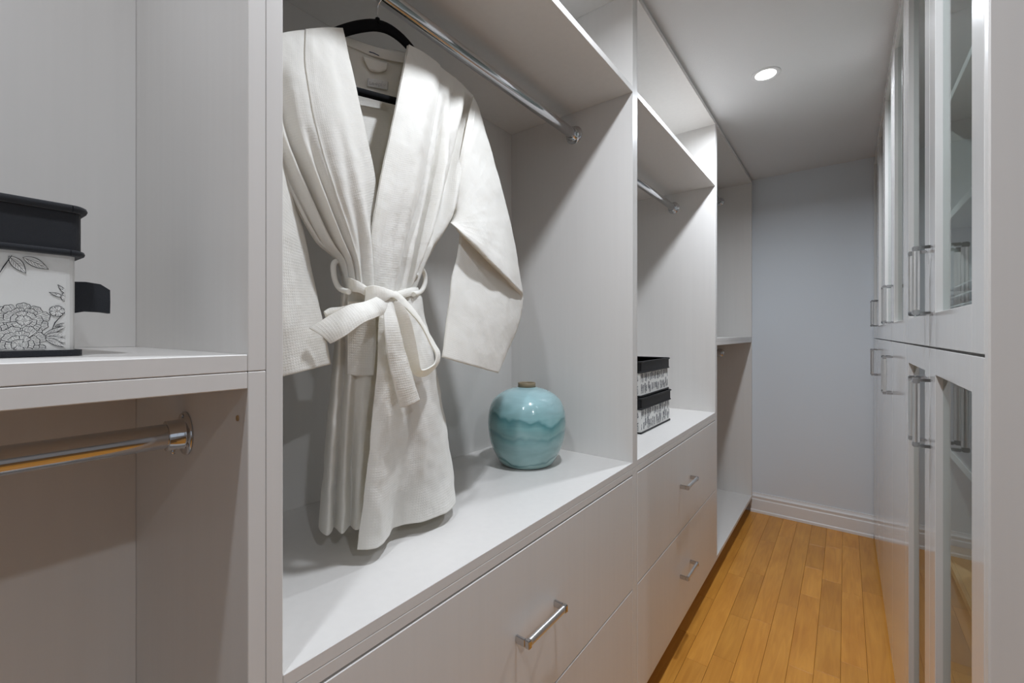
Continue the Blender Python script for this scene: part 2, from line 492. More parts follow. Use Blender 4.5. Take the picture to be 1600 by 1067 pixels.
def rod(t, y0, y1, z, x=-1.395, ends=(1, 1)):
    """chrome rail with a screwed flange at each end; y0, y1 inner faces"""
    b = bmesh.new(); p0, p1 = P(x, y0 + .02, z), P(x, y1 - .02, z)
    tube(b, [p0, p1], 0.0167, 48, False)
    r = obj('hanging_rod', b, CHROME, t)
    for s, y in ((1, y0), (-1, y1)):
        b = bmesh.new(); c = P(x, y, z); d = s
        lathe(b, [(0.0175, 0.0235 * d), (0.0205, 0.023 * d), (0.0205, 0.006 * d), (0.0225, 0.0045 * d), (0.029, 0.0035 * d), (0.0305, 0.0018 * d), (0.0305, 0.0002 * d), (0.0175, 0.0002 * d)], 40, c, axis='Y')
        for k in range(3):                                   # screw heads
            a = PI / 2 + k * 2 * PI / 3
            cc = c + Vector((0.0252 * math.cos(a), 0.0044 * d, 0.0252 * math.sin(a)))
            lathe(b, [(0.0001, 0.0014 * d), (0.0022, 0.0012 * d), (0.0034, 0), (0.0001, 0)], 10, cc, axis='Y')
        tube(b, [c + Vector((0, 0.015 * d, -0.020)), c + Vector((0, 0.015 * d, -0.0265))], 0.0024, 8)
        obj('flange', b, CHROME, r)
    return r

def handle(parent, c, axis, out, L=0.150, wth=0.0165, dep=0.035, bowed=True):
    """bar handle: two chrome legs with corner blocks and a satin bar between; c on the door face (A units)"""
    c = P(*c); b = bmesh.new()
    ax = {'Y': Vector((0, 1, 0)), 'Z': Vector((0, 0, 1))}[axis]; o = Vector((out, 0, 0)); s = ax.cross(o)
    def blk(a0, a1, d0, d1, hw, mi):
        bb = bmesh.new()
        v = [bb.verts.new(c + ax * a + o * d + s * q) for a in (a0, a1) for d in (d0, d1) for q in (-hw, hw)]
        for f in ((0, 1, 3, 2), (4, 6, 7, 5), (0, 4, 5, 1), (2, 3, 7, 6), (0, 2, 6, 4), (1, 5, 7, 3)): bb.faces.new([v[i] for i in f])
        bmesh.ops.bevel(bb, geom=bb.edges[:], offset=0.0016, segments=2, affect='EDGES')
        bmesh.ops.recalc_face_normals(bb, faces=bb.faces[:])
        me = bpy.data.meshes.new('t'); bb.to_mesh(me); bb.free(); n0 = len(b.faces); b.from_mesh(me); bpy.data.meshes.remove(me)
        b.faces.ensure_lookup_table()
        for f in b.faces[n0:]: f.material_index = mi
    h = wth / 2
    for q in (-1, 1):
        e = q * L / 2
        blk(e - q * 0.0065, e, 0.0003, dep - .011, h, 0)          # leg
        blk(e - q * 0.0105, e, dep - .0115, dep, h + .0004, 0)    # corner block
    bar = bmesh.new()
    n = 20
    ring = [(h * math.cos(2 * PI * k / n), 0.0060 * math.sin(2 * PI * k / n)) for k in range(n)]
    rings = [[bar.verts.new(c + ax * e + o * (dep - .0064 + y) + s * x) for x, y in ring] for e in (-L / 2 + .010, L / 2 - .010)]
    for k in range(n):
        f = bar.faces.new((rings[0][k], rings[0][(k + 1) % n], rings[1][(k + 1) % n], rings[1][k])); f.smooth = True
    bmesh.ops.recalc_face_normals(bar, faces=bar.faces[:])
    me = bpy.data.meshes.new('t'); bar.to_mesh(me); bar.free(); n0 = len(b.faces); b.from_mesh(me); bpy.data.meshes.remove(me)
    b.faces.ensure_lookup_table()
    for f in b.faces[n0:]: f.material_index = 1
    return obj('handle', b, [CHROME, SATIN], parent)

def drawers(t, y0, y1):
    a, b = y0 + T + .004, y1 - T - .004
    ztop, zbot = ZDR - T - .007, ZB + T * .35
    mid = -1.521
    for z1, z0, zh in ((ztop, mid + .003, -1.168), (mid - .003, zbot, -1.855)):
        bm_ = bmesh.new()
        bx(bm_, XF - T, XF + .001, a, b, z0, z1, 0.0012)
        d = obj('drawer', bm_, LAM, t)
        bm_ = bmesh.new()                                            # the drawer's box behind its front
        ya, yb, x0, x1, zz0, zz1 = a + .06, b - .06, -1.80, XF - T - .001, z0 + .05, z1 - .12
        bx(bm_, x0, x1, ya, ya + .03, zz0, zz1); bx(bm_, x0, x1, yb - .03, yb, zz0, zz1)
        bx(bm_, x0, x0 + .03, ya + .03, yb - .03, zz0, zz1); bx(bm_, x0 + .03, x1, ya + .03, yb - .03, zz0, zz0 + .03)
        obj('drawer_box', bm_, LAM, d)
        handle(d, (XF + .001, (y0 + y1) / 2 - .005, zh), 'Y', 1, 0.152)

YS = [(-1.645, .418), (.4190, 2.5075), (2.5085, 4.569), (4.570, 6.6355)]
def base(i): return P(-1.45, sum(YS[i]) / 2, -ZF + .002)

g = 'off white closet cabinets on the left'
t = thing('open_cabinet', 'empty open white cabinet above the seam at left edge, holding the large floral box', 'cabinet', P(-1.45, -.6, ZS1), g)
carcass(t, *YS[0], ZS1, ZT)
t = thing('hanging_cabinet', 'open white hanging cabinet below the large floral box, with a chrome rod', 'cabinet', base(0), g)
carcass(t, *YS[0], ZB, ZS0, True)
rod(t, YS[0][0] + T, YS[0][1] - T, -.266)
b = bmesh.new(); lathe(b, [(0.0001, -0.0012), (0.0032, -0.0012), (0.0036, -0.0002), (0.0001, -0.0002)], 14, P(-1.052, YS[0][1] - T, -.185), axis='Y')
obj('screw_hole_plug', b, BRASS, t)

for i, lab1, lab2 in ((1, 'open white cabinet in which the cream bathrobe and teal vase are', 'white two-drawer cabinet under the cream bathrobe and teal vase'),
                      (2, 'open white cabinet holding the two stacked small floral boxes', 'white two-drawer cabinet under the two stacked floral boxes')):
    t = thing('open_cabinet', lab1, 'cabinet', P(-1.45, sum(YS[i]) / 2, ZUP), g)
    carcass(t, *YS[i], ZUP, ZT)
    box('shelf', XB + .021, XF, YS[i][0] + T + .0006, YS[i][1] - T - .0006, 1.4347, 1.4347 + T, LAM, t)
    rod(t, YS[i][0] + T, YS[i][1] - T, 1.289)
    t = thing('drawer_cabinet', lab2, 'cabinet', base(i), g)
    carcass(t, *YS[i], ZB, ZDR, True)
    drawers(t, *YS[i])
t = thing('open_cabinet', 'upper open white hanging cabinet nearest the far wall', 'cabinet', P(-1.45, 5.6, ZS1), g)
carcass(t, *YS[3], ZS1, ZT)
rod(t, YS[3][0] + T, YS[3][1] - T, 1.85)
t = thing('hanging_cabinet', 'lower open white hanging cabinet nearest the far wall, down at the floor', 'cabinet', base(3), g)
carcass(t, *YS[3], ZB, ZS0, True)
rod(t, YS[3][0] + T, YS[3][1] - T, -.27)

# ------------------------------------------------------------------ right-hand tall cabinets
XD, DT = .268, .040
DY = [1.533, 2.39, 3.25, 4.11, 4.97, 5.83, 6.685]
ZG = -.055
ZD0, ZD1 = -2.36, 2.066
ST_ = .13

def slab_or_glass(t, y0, y1, z0, z1, glass, hinge_side, hz):
    y0 += .0022; y1 -= .0022
    if glass:
        b = bmesh.new()
        e = 0.0007
        bx(b, XD, XD + DT, y0, y0 + ST_, z0, z1, e); bx(b, XD, XD + DT, y1 - ST_, y1, z0, z1, e)
        bx(b, XD, XD + DT, y0 + ST_, y1 - ST_, z0, z0 + ST_, e); bx(b, XD, XD + DT, y0 + ST_, y1 - ST_, z1 - ST_ * .75, z1, e)
        d = obj('door', b, LAMD, t)
        b = bmesh.new()
        bx(b, XD + .021, XD + .029, y0 + ST_ + .0005, y1 - ST_ - .0005, z0 + ST_ + .0005, z1 - ST_ * .75 - .0005)
        obj('glass_pane', b, GLASS, d)
    else:
        d = box('door', XD, XD + DT, y0, y1, z0, z1, LAMD, t, 0.0012)
    yh = y1 - ST_ / 2 if hinge_side == 0 else y0 + ST_ / 2
    handle(d, (XD, yh, hz), 'Z', -1, 0.143, 0.0115, 0.031)

tall_labels = ('white tall cabinet nearest the camera on the right, glass doors above and below',
               'middle white tall cabinet on the right, glass doors only above',
               'white tall cabinet on the right touching the far wall')
for u in range(3):
    y0, y1 = DY[2 * u], DY[2 * u + 2]
    t = thing('tall_cabinet', tall_labels[u], 'cabinet', P(.75, (y0 + y1) / 2, -ZF + .002), 'tall cabinets on the right')
    xs, xb = XD + DT + .003, 1.27
    s0 = y0 - .040 if u == 0 else y0 + .001
    box('side_panel', XD if u == 0 else xs, xb, s0, y0 - .002 if u == 0 else y0 + T, ZD0, 2.071, LAM, t, 0.002)
    a = y0 if u == 0 else y0 + T + .001
    box('side_panel', xs, xb, y1 - T, y1 - .001, ZD0, 2.071, LAM, t)
    bb = y1 - T - .001
    box('top_panel', xs, xb, a, bb, 2.071 - T, 2.071, LAM, t)
    box('bottom_panel', xs, xb, a, bb, ZD0, ZD0 + T, LAM, t)
    box('back_panel', xb - .02, xb, a, bb, ZD0 + T + .001, 2.071 - T - .001, LAM, t, 0)
    box('plinth', .33, xb, s0, y1 - .001, -ZF + .002, ZD0 - .001, LAM, t)
    box('middle_shelf', xs, xb - .021, a, bb, ZG - T / 2, ZG + T / 2, LAM, t)
    for z in (.586, 1.15, 1.72, -.56):
        box('shelf', .40, xb - .021, a, bb, z - T, z, LAM, t)
    if u == 0:
        # pale wooden pull-out shelf with a finger hole
        b = bmesh.new(); bx(b, .40, 1.2, a + .02, bb - .02, -1.14, -1.108)
        w_ = obj('pull_out_shelf', b, GOLDW, t)
        b = bmesh.new(); lathe(b, [(0.0001, 0.0004), (0.019, 0.0004), (0.019, 0.0001), (0.0001, 0.0001)], 24, P(.47, 1.93, -1.108)); obj('finger_hole', b, BRASS, w_)
        b = bmesh.new(); bx(b, .40, 1.2, a + .02, bb - .02, -1.75, -1.715); obj('pull_out_shelf', b, GOLDW, t)
        # stack of thin pale shelves just inside the upper doors
        for k in range(4):
            box('slim_tray', .42, 1.15, a + .02, bb - .02, .085 + k * .045, .092 + k * .045, TRIM, t)
    for k in range(2):
        d0, d1 = DY[2 * u + k], DY[2 * u + k + 1]
        slab_or_glass(t, d0, d1, ZG + .004, ZD1, True, k, .208)
        slab_or_glass(t, d0, d1, ZD0, ZG - .004, u == 0, k, -.311 if u == 0 else -.295)

# ------------------------------------------------------------------ vase
vc = P(-1.50, 2.089, -.768)
t = thing('vase', 'round teal glazed ceramic vase on the white counter', 'vase', vc + Vector((0, 0, .0006)))
pr = [(.0001, .004), (.120, .004), (.136, .0), (.151, .006), (.166, .022), (.185, .055), (.207, .103), (.222, .155), (.230, .212), (.2305, .258),
      (.2245, .310), (.207, .360), (.180, .394), (.142, .421), (.098, .439), (.063, .447), (.053, .450)]
hp = [Vector((r, h, 0)) for r, h in pr]
sm = cr(hp, 70)
b = bmesh.new(); lathe(b, [(max(v.x, .0002) * A, max(v.y, 0) * A) for v in sm], 96)
obj('body', b, GLAZE, t, local=True)
b = bmesh.new(); lathe(b, [(r * A, h * A) for r, h in ((.0535, .4495), (.0515, .462), (.053, .472), (.051, .4755), (.046, .4755), (.0445, .470), (.044, .4495))], 48)
obj('rim', b, CLAY, t, local=True)
b = bmesh.new(); lathe(b, [(.0001, .4525 * A), (.0435 * A, .4525 * A), (.0435 * A, .451 * A), (.0001, .451 * A)], 32)
obj('mouth', b, INSIDE, t, local=True)

# ------------------------------------------------------------------ floral storage boxes
def strokes_to_bm(bm, lines, frame, width):
    """flat print on a face: lists of (u, v) in metres; width > 0 is a pen line, width 0 a filled petal; frame(u, v, lift) -> point"""
    for idx, (pts, wd) in enumerate(lines):
        lift = idx * 2.5e-7; n = len(pts)
        if not wd:
            cu, cv = sum(p[0] for p in pts) / n, sum(p[1] for p in pts) / n
            c = bm.verts.new(frame(cu, cv, lift)); ring = [bm.verts.new(frame(u, v, lift)) for u, v in pts]
            for i in range(n):
                f = bm.faces.new((c, ring[i], ring[(i + 1) % n])); f.material_index = 1
            continue
        prev = None
        for i, (u, v) in enumerate(pts):
            a = pts[max(0, i - 1)]; c = pts[min(n - 1, i + 1)]
            tx, ty = c[0] - a[0], c[1] - a[1]; L = math.hypot(tx, ty) or 1e-9
            k = wd * width * (0.45 + 0.55 * math.sin(PI * i / (n - 1)))
            nx, ny = -ty / L * k / 2, tx / L * k / 2
            cur = (bm.verts.new(frame(u + nx, v + ny, lift)), bm.verts.new(frame(u - nx, v - ny, lift)))
            if prev: bm.faces.new((prev[0], prev[1], cur[1], cur[0]))
            prev = cur

def petal(cx, cy, ang, r0, r1, wd, rnd, hatch=5):
    """one frilled petal as outline and hatching"""
    out = []
    ca, sa = math.cos(ang), math.sin(ang)
    def g(s, r):                       # s -1..1 across, r radius
        x, y = r, s * wd * (0.35 + 0.65 * (r - r0) / (r1 - r0))
        return (cx + x * ca - y * sa, cy + x * sa + y * ca)
    rim = [g(-1, r0 + (r1 - r0) * k / 4) for k in range(4)]
    m = 14
    for k in range(m + 1):
        s = -1 + 2 * k / m
        rim.append(g(s, r1 * (1 - .16 * s * s) + .022 * r1 * math.sin(k * 1.1 + rnd.random())))
    rim += [g(1, r0 + (r1 - r0) * (3 - k) / 4) for k in range(4)]
    out.append((rim, 0)); out.append((rim, 1.0))
    for k in range(hatch):
        s = -0.85 + 1.7 * (k + .5 + .25 * rnd.uniform(-1, 1)) / hatch
        e = r1 * (1 - .16 * s * s) - .015 * r1
        a = rnd.uniform(.45, .72)
        out.append(([g(s * .9, r0 + (e - r0) * a), g(s * .96, r0 + (e - r0) * (a + 1) / 2), g(s, e)], .55))
        if k % 2: out.append(([g(s * .7, r0), g(s * .8, r0 + (e - r0) * .22), g(s * .85, r0 + (e - r0) * .4)], .6))
    return out

def peony(cx, cy, R, rnd):
    L = []
    for ring, (n, r0, r1) in enumerate(((9, .40, 1.0), (7, .25, .76), (6, .12, .52), (4, .03, .30))):
        off = rnd.random() * 6
        for k in range(n):
            a = off + 2 * PI * k / n + rnd.uniform(-.12, .12)
            L += petal(cx, cy, a, R * r0, R * r1 * rnd.uniform(.92, 1.06), R * r1 * PI / n * .92, rnd, 9 if ring < 2 else 5)
    return L

def leaf(cx, cy, ang, ln_, wd, rnd, veins=5):
    ca, sa = math.cos(ang), math.sin(ang)
    g = lambda x, y: (cx + x * ca - y * sa, cy + x * sa + y * ca)
    up = [g(ln_ * k / 10, wd * math.sin(PI * (k / 10) ** .8)) for k in range(11)]
    dn = [g(ln_ * k / 10, -wd * .8 * math.sin(PI * (k / 10) ** .9)) for k in range(11)]
    L = [(up + dn[::-1], 0), (up, 1.0), (dn, 1.0), ([g(0, 0), g(ln_ * .5, wd * .1), g(ln_, 0)], .9)]
    for k in range(veins):
        f = .12 + .7 * k / veins
        L.append(([g(ln_ * f, wd * .05), g(ln_ * (f + .1), wd * .45 * math.sin(PI * f) + wd * .1), g(ln_ * (f + .22), wd * .75 * math.sin(PI * min(1, f + .2)))], .55))
        L.append(([g(ln_ * f, 0), g(ln_ * (f + .1), -wd * .35 * math.sin(PI * f)), g(ln_ * (f + .2), -wd * .6 * math.sin(PI * min(1, f + .2)))], .55))
    return L

def small_flower(cx, cy, R, rnd):
    L = []; off = rnd.random() * 6
    for k in range(5):
        L += petal(cx, cy, off + k * 2 * PI / 5, R * .12, R, R * .55, rnd, 3)
    return L

def sprig(cx, cy, H, rnd):
    """a little upright plant for the small boxes"""
    L = [([(cx, cy), (cx + .1 * H * rnd.uniform(-1, 1), cy + H * .5), (cx + .2 * H * rnd.uniform(-1, 1), cy + H)], 1.6)]
    n = rnd.randint(4, 7)
    for k in range(n):
        f = .25 + .75 * k / n
        for s in (-1, 1):
            a = PI / 2 + s * rnd.uniform(.4, 1.0)
            L += [(x, 2.2) for x, _ in leaf(cx, cy + H * f, a, H * rnd.uniform(.16, .32), H * .06, rnd, 1)[1:4]]
    return L

def storage_box(label, x_front, y_right, z, yaw, wid, dep, hgt, lid, tab, group, pattern, ink, pen):
    """box whose front-right bottom corner stands at (x_front, y_right, z); local +y = right along the front, +x = out of the front"""
    t = thing('storage_box', label, 'box', P(x_front, y_right, z) + Vector((0, 0, .0006)), group, yaw)
    r = 0.008
    def rbox(name, x0, x1, y0, y1, z0, z1, m, rr, parent):
        b = bmesh.new()
        v = [b.verts.new((x, y, q)) for x in (x0, x1) for y in (y0, y1) for q in (z0, z1)]
        for f in ((0, 1, 3, 2), (4, 6, 7, 5), (0, 4, 5, 1), (2, 3, 7, 6), (0, 2, 6, 4), (1, 5, 7, 3)): b.faces.new([v[i] for i in f])
        ed = [e for e in b.edges if abs(e.verts[0].co.z - e.verts[1].co.z) > 1e-6]
        bmesh.ops.bevel(b, geom=ed, offset=rr, segments=4, affect='EDGES', profile=.5)
        bmesh.ops.recalc_face_normals(b, faces=b.faces[:])
        for f in b.faces: f.smooth = False
        return obj(name, b, m, parent, local=True)
    bt = .006
    dark = BLKFAB if tab else BLKVIN
    body = rbox('body', -dep, 0, -wid, 0, bt, hgt - .004, WHTFAB, r, t)
    rbox('base_trim', -dep - .004, .004, -wid - .004, .005, 0, bt, dark, r, t)
    zl = hgt - lid
    ld = rbox('lid', -dep - .003, .004, -wid - .003, .004, zl, hgt - .004, dark, r, t)
    # corded seams round the lid's upper and lower edges
    for name, zz, o, rad in (('lid_piping', hgt - .005, .0055, .0040), ('lid_piping', zl + .003, .0045, .0032)):
        b = bmesh.new(); pts = []
        x0, x1, y0, y1, q = -dep - o, o, -wid - o, o, .010
        for cx_, cy_, a0 in ((x1 - q, y1 - q, 0), (x0 + q, y1 - q, PI / 2), (x0 + q, y0 + q, PI), (x1 - q, y0 + q, 1.5 * PI)):
            for k in range(5):
                a = a0 + k / 4 * PI / 2; pts.append(Vector((cx_ + q * math.cos(a), cy_ + q * math.sin(a), zz)))
        pts.append(pts[0].copy()); tube(b, pts, rad, 8, False)
        obj(name, b, dark, ld, local=True)
    if tab:
        b = bmesh.new()
        # folded strap: out from the side, round and back
        u0, zc = -.020, tab
        path = [(.001, 0), (.010, .0015), (.022, .0005), (.030, -.003)]
        hw = .017
        grid = []
        for s, off in ((1, .0035), (-1, -.0035)):
            pass
        rows = []
        for (yy, dz), k in zip(path, (1, .95, .92, .78)):
            rows.append((yy, dz, k))
        vs = []
        for yy, dz, k in rows:
            vs.append([b.verts.new((u0 + e, yy, zc + dz + s * hw * k)) for e, s in ((.005, 1), (.006, 0), (.005, -1), (-.005, -1), (-.006, 0), (-.005, 1))])
        for i in range(3):
            for k in range(6):
                b.faces.new((vs[i][k], vs[i][(k + 1) % 6], vs[i + 1][(k + 1) % 6], vs[i + 1][k]))
        b.faces.new(vs[0]); b.faces.new(vs[3])
        bmesh.ops.recalc_face_normals(b, faces=b.faces[:])
        obj('strap_tab', b, BLKFAB, t, local=True)
    b = bmesh.new()
    def clip(lines, u0, u1, v0, v1):
        out = []
        for pts, wd in lines:
            if not wd:
                q = [(min(max(u, u0), u1), min(max(v, v0), v1)) for u, v in pts]
                if any(u0 < u < u1 and v0 < v < v1 for u, v in pts): out.append((q, 0))
                continue
            run = []
            for u, v in pts:
                if u0 < u < u1 and v0 < v < v1: run.append((u, v))
                else:
                    if len(run) > 1: out.append((run, wd))
                    run = []
            if len(run) > 1: out.append((run, wd))
        return out
    strokes_to_bm(b, clip(pattern(wid, zl), -wid + r, -.001 - r, bt + .001, zl - .001), lambda u, v, l: (.0003 + l, u, v), pen)
    if b.faces:
        obj('floral_print', b, [ink, WHTFAB], body, local=True)
    else: b.free()
    if not tab:      # the end that faces the camera carries the print too
        b = bmesh.new()
        strokes_to_bm(b, clip(pattern(dep, zl), -dep + r, -r, bt + .001, zl - .001), lambda u, v, l: (u, -wid - .0003 - l, v), pen)
        obj('floral_print', b, [ink, WHTFAB], body, local=True)
    return t

def big_pattern(wid, top):
    rnd = random.Random(5); L = []
    for cx, cy, R in ((-.060, .030, .020), (-.037, .036, .0175), (-.040, .012, .019), (-.095, .045, .024), (-.135, .030, .024), (-.19, .062, .026), (-.235, .025, .026)):
        L += peony(cx, cy, R, rnd)
    for cx, cy, a, l_, w_ in ((-.024, .021, .55, .020, .0022), (-.023, .020, .15, .021, .003), (-.023, .019, -.25, .020, .003), (-.023, .018, -.55, .018, .0028), (-.016, .030, .35, .012, .0016),
                              (-.047, .098, -.95, .019, .0045), (-.038, .098, -.50, .020, .0045), (-.075, .101, -2.0, .022, .005),
                              (-.100, .085, 1.2, .022, .006), (-.16, .088, 2.0, .03, .006)):
        L += leaf(cx, cy, a, l_, w_, rnd)
    L += [([(-.018, .027), (-.016, .034), (-.011, .042), (-.0065, .050), (-.0055, .060)], 1.4), ([(-.012, .041), (-.0075, .045), (-.004, .045)], 1.2), ([(-.054, .078), (-.050, .088), (-.045, .099)], 1.4)]
    L += leaf(-.0065, .064, 2.25, .012, .0018, rnd, 2) + leaf(-.009, .061, 2.8, .012, .0018, rnd, 2)
    L += small_flower(-.0062, .061, .0055, rnd) + small_flower(-.0145, .046, .0055, rnd) + small_flower(-.105, .085, .008, rnd)
    return L

def small_pattern(wid, top):
    rnd = random.Random(int(wid * 1e4) + int(top * 1e5)); L = []
    n = int(wid / .021)
    for k in range(n):
        for row in range(2):
            cx = -wid + wid * (k + .5 + rnd.uniform(-.3, .3)) / n
            L += sprig(cx, .008 + row * top * .5 + rnd.uniform(-.006, .012), rnd.uniform(.028, .045), rnd)
            if rnd.random() < .55:
                L += [(p, w_ and 2.0) for p, w_ in small_flower(cx + rnd.uniform(-.008, .008), .02 + row * top * .48, rnd.uniform(.005, .009), rnd)]
    return L

storage_box('large floral fabric box with black lid and side tab on the left shelf', -1.215, .152, -.0446, math.radians(3), .26, .19, .158, .054, .062, None, big_pattern, INK, .0006)
gb = 'stacked small floral boxes'
storage_box('lower of two stacked floral boxes with black lids, resting on the counter', -1.235, 3.895, -.768, 0, .365, .25, .147, .050, None, gb, small_pattern, INKG, .0008)
storage_box('upper of two stacked floral boxes with black lids', -1.245, 3.885, -.768 + .1485 / A, math.radians(.6), .360, .25, .147, .050, None, gb, small_pattern, INKG, .0008)

# ------------------------------------------------------------------ hanger
hx = -1.402
t = thing('clothes_hanger', 'black velvet hanger with thin chrome hook inside the cream bathrobe', 'hanger', P(hx, .983, 1.0))
pts = [W(x, y, hx) for x, y in ((450, 92), (478, 76), (507, 60), (537, 48), (565, 41), (590, 40), (613, 49), (637, 70), (664, 106), (684, 134), (699, 156))]
pts = cr(pts, 40)
b = bmesh.new()
secs = []
for i, p in enumerate(pts):
    tg = (pts[min(39, i + 1)] - pts[max(0, i - 1)]).normalized(); nrm = Vector((0, -tg.z, tg.y))
    if nrm.z < 0: nrm = -nrm
    hh = .0195 * (0.55 + .45 * math.sin(PI * (i + 3) / 46)); tk = .008
    secs.append([b.verts.new(P(*(p + nrm * a + Vector((q, 0, 0))))) for a, q in ((hh, -tk * .6), (hh, tk * .6), (hh * .6, tk), (-hh * .6, tk), (-hh, tk * .6), (-hh, -tk * .6), (-hh * .6, -tk), (hh * .6, -tk))])
for i in range(39):
    for k in range(8): b.faces.new((secs[i][k], secs[i][(k + 1) % 8], secs[i + 1][(k + 1) % 8], secs[i + 1][k]))
b.faces.new(secs[0]); b.faces.new(secs[-1])
bmesh.ops.recalc_face_normals(b, faces=b.faces[:])
arm = obj('arms', b, VELVET, t, True)
b = bmesh.new(); e0, e1 = W(458, 96, hx), W(694, 158, hx)
m0, m1 = W(556, 142, hx), W(614, 157, hx)
tube(b, [P(*e0), P(*(e0 + (m0 - e0) * .4 + Vector((0, 0, -.03)))), P(*m0), P(*m1), P(*(m1 + (e1 - m1) * .6 + Vector((0, 0, -.03)))), P(*e1)], 0.0072, 10)
obj('trouser_bar', b, VELVET, t)
nk = W(590, 34, hx)
b = bmesh.new(); tube(b, [P(nk.x, nk.y, nk.z - .012), P(nk.x, nk.y, nk.z + .012)], [0.0065, 0.0045], 12); obj('neck', b, VELVET, t)
b = bmesh.new()
rz, rr = 1.289, .0375
hp = [P(hx, nk.y, nk.z + .005), P(hx, nk.y, 1.225), P(hx + .004, nk.y, 1.240)]
zc = rz - .003
for k in range(15):
    a = -1.25 + k / 14 * (PI + 1.1)
    hp.append(P(-1.395 + rr * math.cos(a), nk.y, zc + rr * math.sin(a)))
tube(b, cr([Vector(p) for p in hp], 50), 0.0015, 8)
obj('hook', b, CHROME, t)

# ------------------------------------------------------------------ bathrobe
robe = thing('bathrobe', 'cream waffle cotton bathrobe with tied belt hanging on black hanger', 'bathrobe', P(-1.4, .98, .1))

def R(*l):
    return [W(*p) for p in l]

# right front (viewer's right), from V edge to side
RF = [R((636, 72, -1.378), (655, 82, -1.377), (675, 96, -1.376), (697, 112, -1.378), (718, 129, -1.382), (739, 150, -1.39)),
      R((628, 115, -1.35), (650, 125, -1.335), (672, 138, -1.33), (695, 152, -1.34), (716, 168, -1.35), (736, 186, -1.375)),
      R((612, 194, -1.315), (634, 205, -1.29), (658, 215, -1.285), (682, 228, -1.315), (702, 238, -1.325), (721, 246, -1.365)),
      R((591, 293, -1.29), (616, 300, -1.265), (642, 305, -1.265), (664, 312, -1.29), (683, 322, -1.30), (702, 338, -1.35)),
      R((579, 365, -1.285), (600, 375, -1.26), (621, 380, -1.265), (643, 385, -1.275), (661, 388, -1.30), (677, 388, -1.35)),
      R((575, 410, -1.285), (595, 416, -1.26), (614, 419, -1.265), (634, 420, -1.275), (649, 420, -1.30), (662, 416, -1.35)),
      R((573, 457, -1.285), (590, 460, -1.265), (607, 461, -1.265), (624, 461, -1.275), (637, 459, -1.30), (648, 455, -1.345))]
LF = [R((533, 46, -1.378), (513, 45, -1.377), (492, 46, -1.376), (467, 48, -1.378), (442, 52, -1.382), (412, 64, -1.39)),
      R((545, 100, -1.36), (520, 103, -1.335), (494, 105, -1.33), (466, 108, -1.335), (438, 112, -1.35), (408, 122, -1.375)),
      R((565, 194, -1.335), (540, 198, -1.30), (512, 202, -1.285), (482, 205, -1.30), (450, 208, -1.325), (418, 212, -1.36)),
      R((583, 276, -1.325), (560, 283, -1.285), (535, 288, -1.265), (508, 293, -1.28), (482, 298, -1.31), (453, 304, -1.35)),
      R((593, 355, -1.325), (574, 360, -1.285), (556, 364, -1.27), (535, 369, -1.28), (514, 373, -1.305), (491, 374, -1.35)),
      R((596, 405, -1.325), (580, 409, -1.285), (565, 411, -1.27), (551, 412, -1.28), (538, 411, -1.305), (525, 407, -1.35)),
      R((597, 457, -1.325), (583, 458, -1.285), (570, 457, -1.27), (558, 456, -1.28), (547, 453, -1.305), (537, 447, -1.35))]
def creased(lines, ph, amp):
    """soft pleating plus sharp creases: (s at start, s at end, t start, t end, depth, width)"""
    def f(p, s, t_):
        k = min(1, t_ * 1.4)
        p.x += amp * k * (1 - .3 * t_) * math.sin(2 * PI * 3.2 * s + ph) * min(1, s * 6) * min(1, (1 - s) * 6)
        for s0, s1, t0, t1, d, w_ in lines:
            if t0 < t_ < t1:
                q = (t_ - t0) / (t1 - t0); e = (s - (s0 + (s1 - s0) * q)) / w_
                p.x += d * math.sin(PI * q) ** .6 * (-math.exp(-e * e) + .7 * math.exp(-(e - 1.7) ** 2) + .4 * math.exp(-(e + 2) ** 2))
        return p
    return f
FR = creased(((.60, .72, .16, 1.02, .042, .040), (.92, .86, .04, .66, .050, .045), (.78, .86, .26, 1.02, .032, .036), (.30, .40, .40, 1.05, .010, .05), (.72, .66, .05, .4, .014, .05)), .6, .012)
FL = creased(((.80, .72, .15, 1.02, .026, .05), (.62, .60, .32, 1.02, .024, .045), (.30, .42, .30, 1.05, .014, .05), (.92, .88, .3, .95, .02, .04)), 2.0, .012)
cloth('front_panel', loft(RF, 96, 110, fold=FR, wr=.004), ROBE, robe)
cloth('front_panel', loft(LF, 96, 110, fold=FL, wr=.004, seed=3), ROBE, robe)
